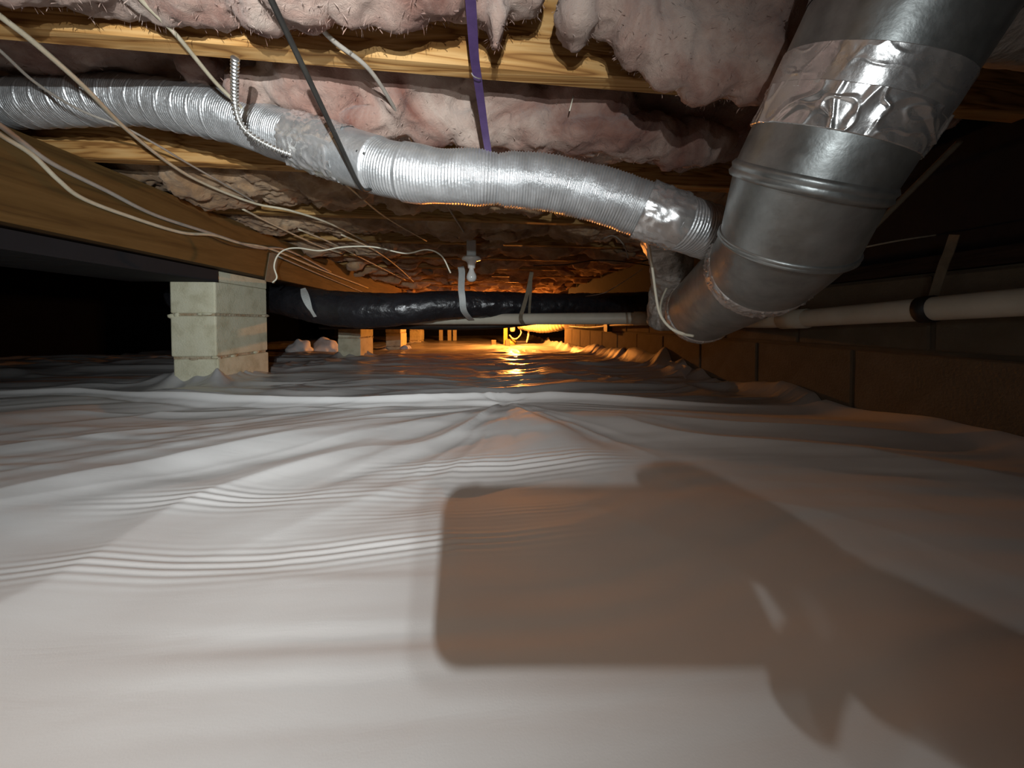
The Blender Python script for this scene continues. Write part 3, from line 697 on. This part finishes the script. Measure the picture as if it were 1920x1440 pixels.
# ------------------------------------------------------------------ white plastic drain pipe
e = empty('drain_pipe', PD(1000, 598, 2.2), 'long cream plastic drain pipe crossing below the black duct and along the right wall', 'pipe')
run1 = [PD(690, 601, 2.62), PD(820, 599, 2.45), PD(1000, 598, 2.22), PD(1190, 597, 2.06), PD(1290, 598, 1.98)]
link('pipe_run', sweep(resample(smooth_path(run1, 8), .05)[0], .0325, 24), MT['pvc'], e)
link('coupling', sweep([PD(1188, 597, 2.06), PD(1212, 597, 2.04)], .037, 24), MT['pvc'], e)
def wp(x, y, X): return PX(x, y, X)
run2 = [PD(1290, 598, 1.98), wp(1370, 601, 1.02), wp(1460, 600, 1.02), wp(1600, 590, 1.02), wp(1735, 580, 1.02), wp(1920, 566, 1.02), wp(2100, 552, 1.02)]
link('pipe_run', sweep(resample(smooth_path(run2, 8), .05)[0], .027, 24), MT['pvc'], e)
link('coupling', sweep([wp(1467, 600, 1.02), wp(1513, 597, 1.02)], .031, 24), MT['pvc'], e)
link('hanger_clamp', sweep([wp(1728, 581, 1.02), wp(1752, 579, 1.02)], .031, 24), MT['black'], e)
cd_ = PD(983, 599, 2.19)
o = ribbon('pipe_strap', [PD(997, 510, 2.16), PD(990, 545, 2.17), PD(981, 578, 2.175), PD(977, 590, 2.18), PD(977, 600, 2.165), PD(982, 609, 2.2)], .022, .002, rt, MT['rope'], None, 5); tag(o, 'tan hanging strap looped under the cream drain pipe, slanting left', 'strap')
o = ribbon('pipe_strap', [PD(996, 514, 2.19), PD(995, 545, 2.2), PD(993, 575, 2.22), PD(992, 594, 2.23)], .014, .002, rt, MT['rope'], None, 5); tag(o, 'tan hanging strap hanging straight behind the slanting one', 'strap')

# ------------------------------------------------------------------ foil-wrapped takeoff and wire at the pipe end
P3 = smooth_path([PD(1240, 425, .95), PD(1252, 470, 1.0), PD(1262, 520, 1.08), PD(1252, 560, 1.16), PD(1248, 605, 1.2)], 10)
P3, _ = resample(P3, .006)
o = link('foil_takeoff', sweep(P3, lambda i, s, a: .054+.010*mnoise.noise(Vector((s*22, math.cos(a)*1.6, math.sin(a)*1.6)))+.004*mnoise.noise(Vector((s*70, math.cos(a)*5, math.sin(a)*5))), 60), MT['dullfoil']); tag(o, 'crumpled dull foil-wrapped takeoff behind the lower end of the big duct', 'duct')
cable('wire', [PD(1212, 440, .95), PD(1218, 470, .93), PD(1224, 510, .92), PD(1230, 555, .91), PD(1236, 585, .90), PD(1250, 608, .89), PD(1272, 624, .88), PD(1300, 630, .88)], .0032, MT['brightcable'], 'white wire hanging from the silver duct and curving round the big duct end', 'wire')
cable('wire', [PD(1250, 540, .99), PD(1242, 558, .96), PD(1238, 578, .92), PD(1243, 598, .90), PD(1258, 615, .885), PD(1285, 627, .875)], .0026, MT['brightcable'], 'inner white wire hugging the rim of the big duct end', 'wire')

# ------------------------------------------------------------------ right side, dim
cable('brace_rod', [PD(1640, 425, .85), PD(1720, 345, .82), PD(1800, 265, .80)], .006, MT['rope'], 'dim beige rod leaning behind the big duct on the right', 'rod')
o = ribbon('pipe_hanger', [wp(1790, 440, 1.04), wp(1778, 475, 1.04), wp(1768, 500, 1.04), wp(1745, 575, 1.05)], .02, .002, (0, 1, 0), MT['rope'], None, 4); tag(o, 'dim hanger strap above the drain pipe on the right wall', 'strap')
cable('wire', [PD(1590, 470, .95), PD(1680, 452, .95), PD(1760, 440, .98)], .002, MT['cable'], 'thin dim wire right of the big duct', 'wire')

# ------------------------------------------------------------------ far end
cable('black_pipe', [PY(600, 612, 2.75), PY(760, 612, 2.62), PY(860, 613, 2.52), PY(940, 610, 2.45), PY(1010, 602, 2.38)], .020, MT['black'], 'thin dark pipe sagging just below the cream drain pipe', 'pipe', segs=16)
cable('thin_pipe', [PX(1068, 612, WX-.03), PX(1105, 614, WX-.03), PX(1150, 610, WX-.03), PX(1230, 606, WX-.03)], .012, MT['black'], 'thin dark pipe clamped along the lit block wall', 'pipe')
o = box('pipe_clamp', PX(1132, 606, WX-.05), PX(1148, 622, WX-.005), MT['black']); tag(o, 'black clamp on the thin pipe at the lit wall', 'clamp')
P4 = smooth_path([PY(975, 606, 6.4), PY(1010, 612, 6.2), PY(1040, 610, 6.0), PY(1075, 600, 5.8)], 8); P4, _ = resample(P4, .012)
o = link('cream_duct', sweep(P4, lambda i, s, a: .10+.006*math.sin(s*120)+.008*mnoise.noise(Vector((s*9, a, 1))), 24), MT['cream']); tag(o, 'cream ribbed flexible duct hanging at the far end', 'duct')
# the lit work bulb, hidden behind the pipes
e = empty('work_bulb', BULB+Vector((0, 0, .1)), 'lit orange work bulb hanging behind the cream drain pipe at the far end', 'lamp')
gl = link('glass', lathe([(.012, .045), (.016, .03), (.026, .012), (.028, 0), (.024, -.014), (.010, -.026), (.001, -.028)], BULB, (0, 0, 1), 16), MT['glow'], e); gl.visible_shadow = True
gl.data.materials[0].node_tree.nodes['Principled BSDF'].inputs['Emission Strength'].default_value = 25
link('blocking_shade', lathe([(.020, .095), (.026, .09), (.045, .07), (.075, .045), (.10, .012), (.102, .008), (.098, .012), (.072, .042), (.043, .066), (.022, .084)], BULB, (0, 0, 1), 28, .95), MT['steel'], e)  # unseen shade, added to block the bulb's light from the ceiling
link('cord', sweep([BULB+Vector((0, 0, .09)), BULB+Vector((0, 0, .32))], .006, 8), MT['black'], e)
# sump pump with hoses
def fz(x, y, Y): p = PY(x, y, Y); return p
fl6 = float(floorz(np.array(6.6)))
e = empty('sump_pump', (PY(960, 640, 6.6).x, 6.6, fl6), 'yellow sump pump with looping white hoses at the far end of the floor', 'pump')
bx = PY(955, 640, 6.6).x
box('pump_post', (bx-.10, 6.6, fl6), (bx-.03, 6.66, .36), MT['yellow'], e, .006)
link('pump_body', lathe([(.09, 0), (.10, .02), (.10, .06), (.07, .08), (.05, .1)], (bx+.02, 6.6, fl6), (0, 0, 1), 20), MT['yellow'], e)
box('float_box', (PY(968, 642, 6.4).x, 6.36, fl6), (PY(988, 642, 6.4).x, 6.5, fl6+.075), MT['black'], e, .006)
link('hose', sweep(smooth_path([PY(955, 628, 6.5), PY(962, 635, 6.45), PY(970, 634, 6.42), PY(977, 624, 6.42), PY(974, 613, 6.42)], 6), .012, 10), MT['brightcable'], e)
link('hose', sweep(smooth_path([PY(986, 644, 6.38), PY(989, 636, 6.36), PY(991, 622, 6.36), PY(988, 608, 6.36)], 6), .015, 10), MT['brightcable'], e)
link('valve', lathe([(.03, 0), (.045, .03), (.045, .08), (.02, .11)], PY(961, 622, 6.5), (0, 0, 1), 14), MT['brightcable'], e)
for k, (x0, x1) in enumerate([(921, 930), (947, 956)]):
    o = box('paver', (PY(x0, 640, 6.2).x, 6.15, float(floorz(np.array(6.2)))), (PY(x1, 640, 6.2).x, 6.3, float(floorz(np.array(6.2)))+.10), MT['wblock'], None, .01); tag(o, ['small grey block left of the sump pump', 'small grey block in front of the sump pump'][k], 'block')
# pale stacked posts at the far left of the glow
for k, x in enumerate((826, 842, 852)):
    Yk = 8.2; f_ = float(floorz(np.array(Yk)))
    o = box('stub_post', (PY(x-3, 630, Yk).x, Yk, f_), (PY(x+4, 630, Yk).x, Yk+.09, .36), MT['pvc'], None, .006); tag(o, ['leftmost pale stub post in the far orange glow', 'middle pale stub post in the far orange glow', 'rightmost pale stub post in the far orange glow'][k], 'post')
# rubble heaps far left behind the second pier
for k, (x, y, Yk, r) in enumerate([(563, 632, 4.6, .10), (612, 628, 4.9, .12), (760, 655, 5.0, .05)]):
    bm = bmesh.new(); bmesh.ops.create_icosphere(bm, subdivisions=4, radius=1); p = PY(x, y, Yk); f_ = float(floorz(np.array(Yk)))
    for v in bm.verts:
        q = v.co.copy(); s_ = 1+.35*mnoise.noise(q*1.7+Vector((k*9, 0, 0)))
        v.co = Vector((p.x+q.x*r*1.5*s_, Yk+q.y*r*s_, f_+.02+max(q.z, -.2)*r*(1.2-.4*(q.x**2+q.y**2))*s_*1.2))
    o = bobj('plastic_bundle', bm, MT['sheet'], None, True); tag(o, ['crumpled plastic bundle left of the second pier', 'pale plastic heap just left of the second pier', 'small plastic bunch at the foot of the third pier'][k], 'plastic')

# ------------------------------------------------------------------ the photographer's phone and hand (behind the lens; they throw the shadow)
e = empty('smartphone', cw(.056, -.006, -.03), 'smartphone held sideways by the photographer', 'phone')
bm = bmesh.new()
l0, t0, W_, H_ = -.0171, .0062, .147, .072
cr = .012; out = []
for (cx, cy, a0) in ((l0+W_-cr, t0-cr, 0), (l0+cr, t0-cr, 90), (l0+cr, t0-H_+cr, 180), (l0+W_-cr, t0-H_+cr, 270)):
    for k in range(7):
        a = math.radians(a0+k*15); out.append((cx+cr*math.cos(a), cy+cr*math.sin(a)))
va = [bm.verts.new(cw(x, -.005, y)) for x, y in out]; vb = [bm.verts.new(cw(x, -.013, y)) for x, y in out]
bm.faces.new(va); bm.faces.new(vb[::-1])
for k in range(len(out)): bm.faces.new((va[k], vb[k], vb[(k+1) % len(out)], va[(k+1) % len(out)]))
bobj('phone_case', bm, MT['phone'], e)
link('lens_ring', lathe([(.006, 0), (.0065, .002), (.006, .003)], cw(0, -.005, 0), fw, 20), MT['black'], e)
bm = box_bm((0, 0, 0), (1, 1, 1))
for v in bm.verts: v.co = cw(l0+.005+v.co.x*(W_-.01), -.0132-.0006*v.co.y, t0-H_+.004+v.co.z*(H_-.008))
bobj('screen', bm, MT['black'], e)
def skin(name, chains, m, parent):
    V = []; Ed = []; Rd = []
    for ch in chains:
        prev = ch.get('root')
        for (p, r) in ch['pts']:
            V.append(cw(*p)); Rd.append(r)
            if prev is not None: Ed.append((prev, len(V)-1))
            prev = len(V)-1
    me = bpy.data.meshes.new('skin'); me.from_pydata([tuple(v) for v in V], Ed, []); o = bpy.data.objects.new('tmp', me); C.objects.link(o)
    md = o.modifiers.new('s', 'SKIN'); sv = me.skin_vertices[0].data
    for k, r in enumerate(Rd): sv[k].radius = (r, r)
    sv[0].use_root = True
    sb = o.modifiers.new('ss', 'SUBSURF'); sb.levels = 2
    dg = bpy.context.evaluated_depsgraph_get(); me2 = bpy.data.meshes.new_from_object(o.evaluated_get(dg)); bpy.data.objects.remove(o)
    return link(name, me2, m, parent)
e = empty('person', cw(.30, -.28, -.22), 'photographer\'s right hand and dark-sleeved forearm holding the phone', 'person')
# palm (0,1,2) then fingers
ch = [{'pts': [((.188, -.055, -.050), .030), ((.166, -.040, -.040), .031), ((.146, -.030, -.024), .030)]},
      {'root': 0, 'pts': [((.212, -.075, -.060), .032), ((.245, -.11, -.070), .038)]},
      {'root': 2, 'pts': [((.143, -.012, .000), .0125), ((.136, .004, .006), .0110), ((.118, .007, .0085), .0098), ((.097, .004, .002), .0082)]},
      {'root': 2, 'pts': [((.147, -.008, -.013), .0125), ((.139, .008, -.013), .0110), ((.124, .010, -.015), .0098), ((.108, .005, -.019), .0082)]},
      {'root': 1, 'pts': [((.149, -.010, -.034), .0125), ((.140, .008, -.036), .0110), ((.125, .010, -.040), .0098), ((.110, .005, -.043), .0082)]},
      {'root': 1, 'pts': [((.153, -.014, -.058), .0125), ((.143, .000, -.070), .0120), ((.132, .002, -.082), .0116), ((.123, .000, -.0915), .0105)]},
      {'root': 1, 'pts': [((.160, -.050, -.030), .013), ((.140, -.040, -.014), .0125), ((.122, -.026, -.012), .0105)]}]
skin('hand', ch, MT['skin'], e)
skin('sleeve', [{'pts': [((.205, -.07, -.056), .042), ((.25, -.12, -.064), .054), ((.33, -.21, -.075), .068), ((.45, -.36, -.10), .080)]}], MT['sleeve'], e)
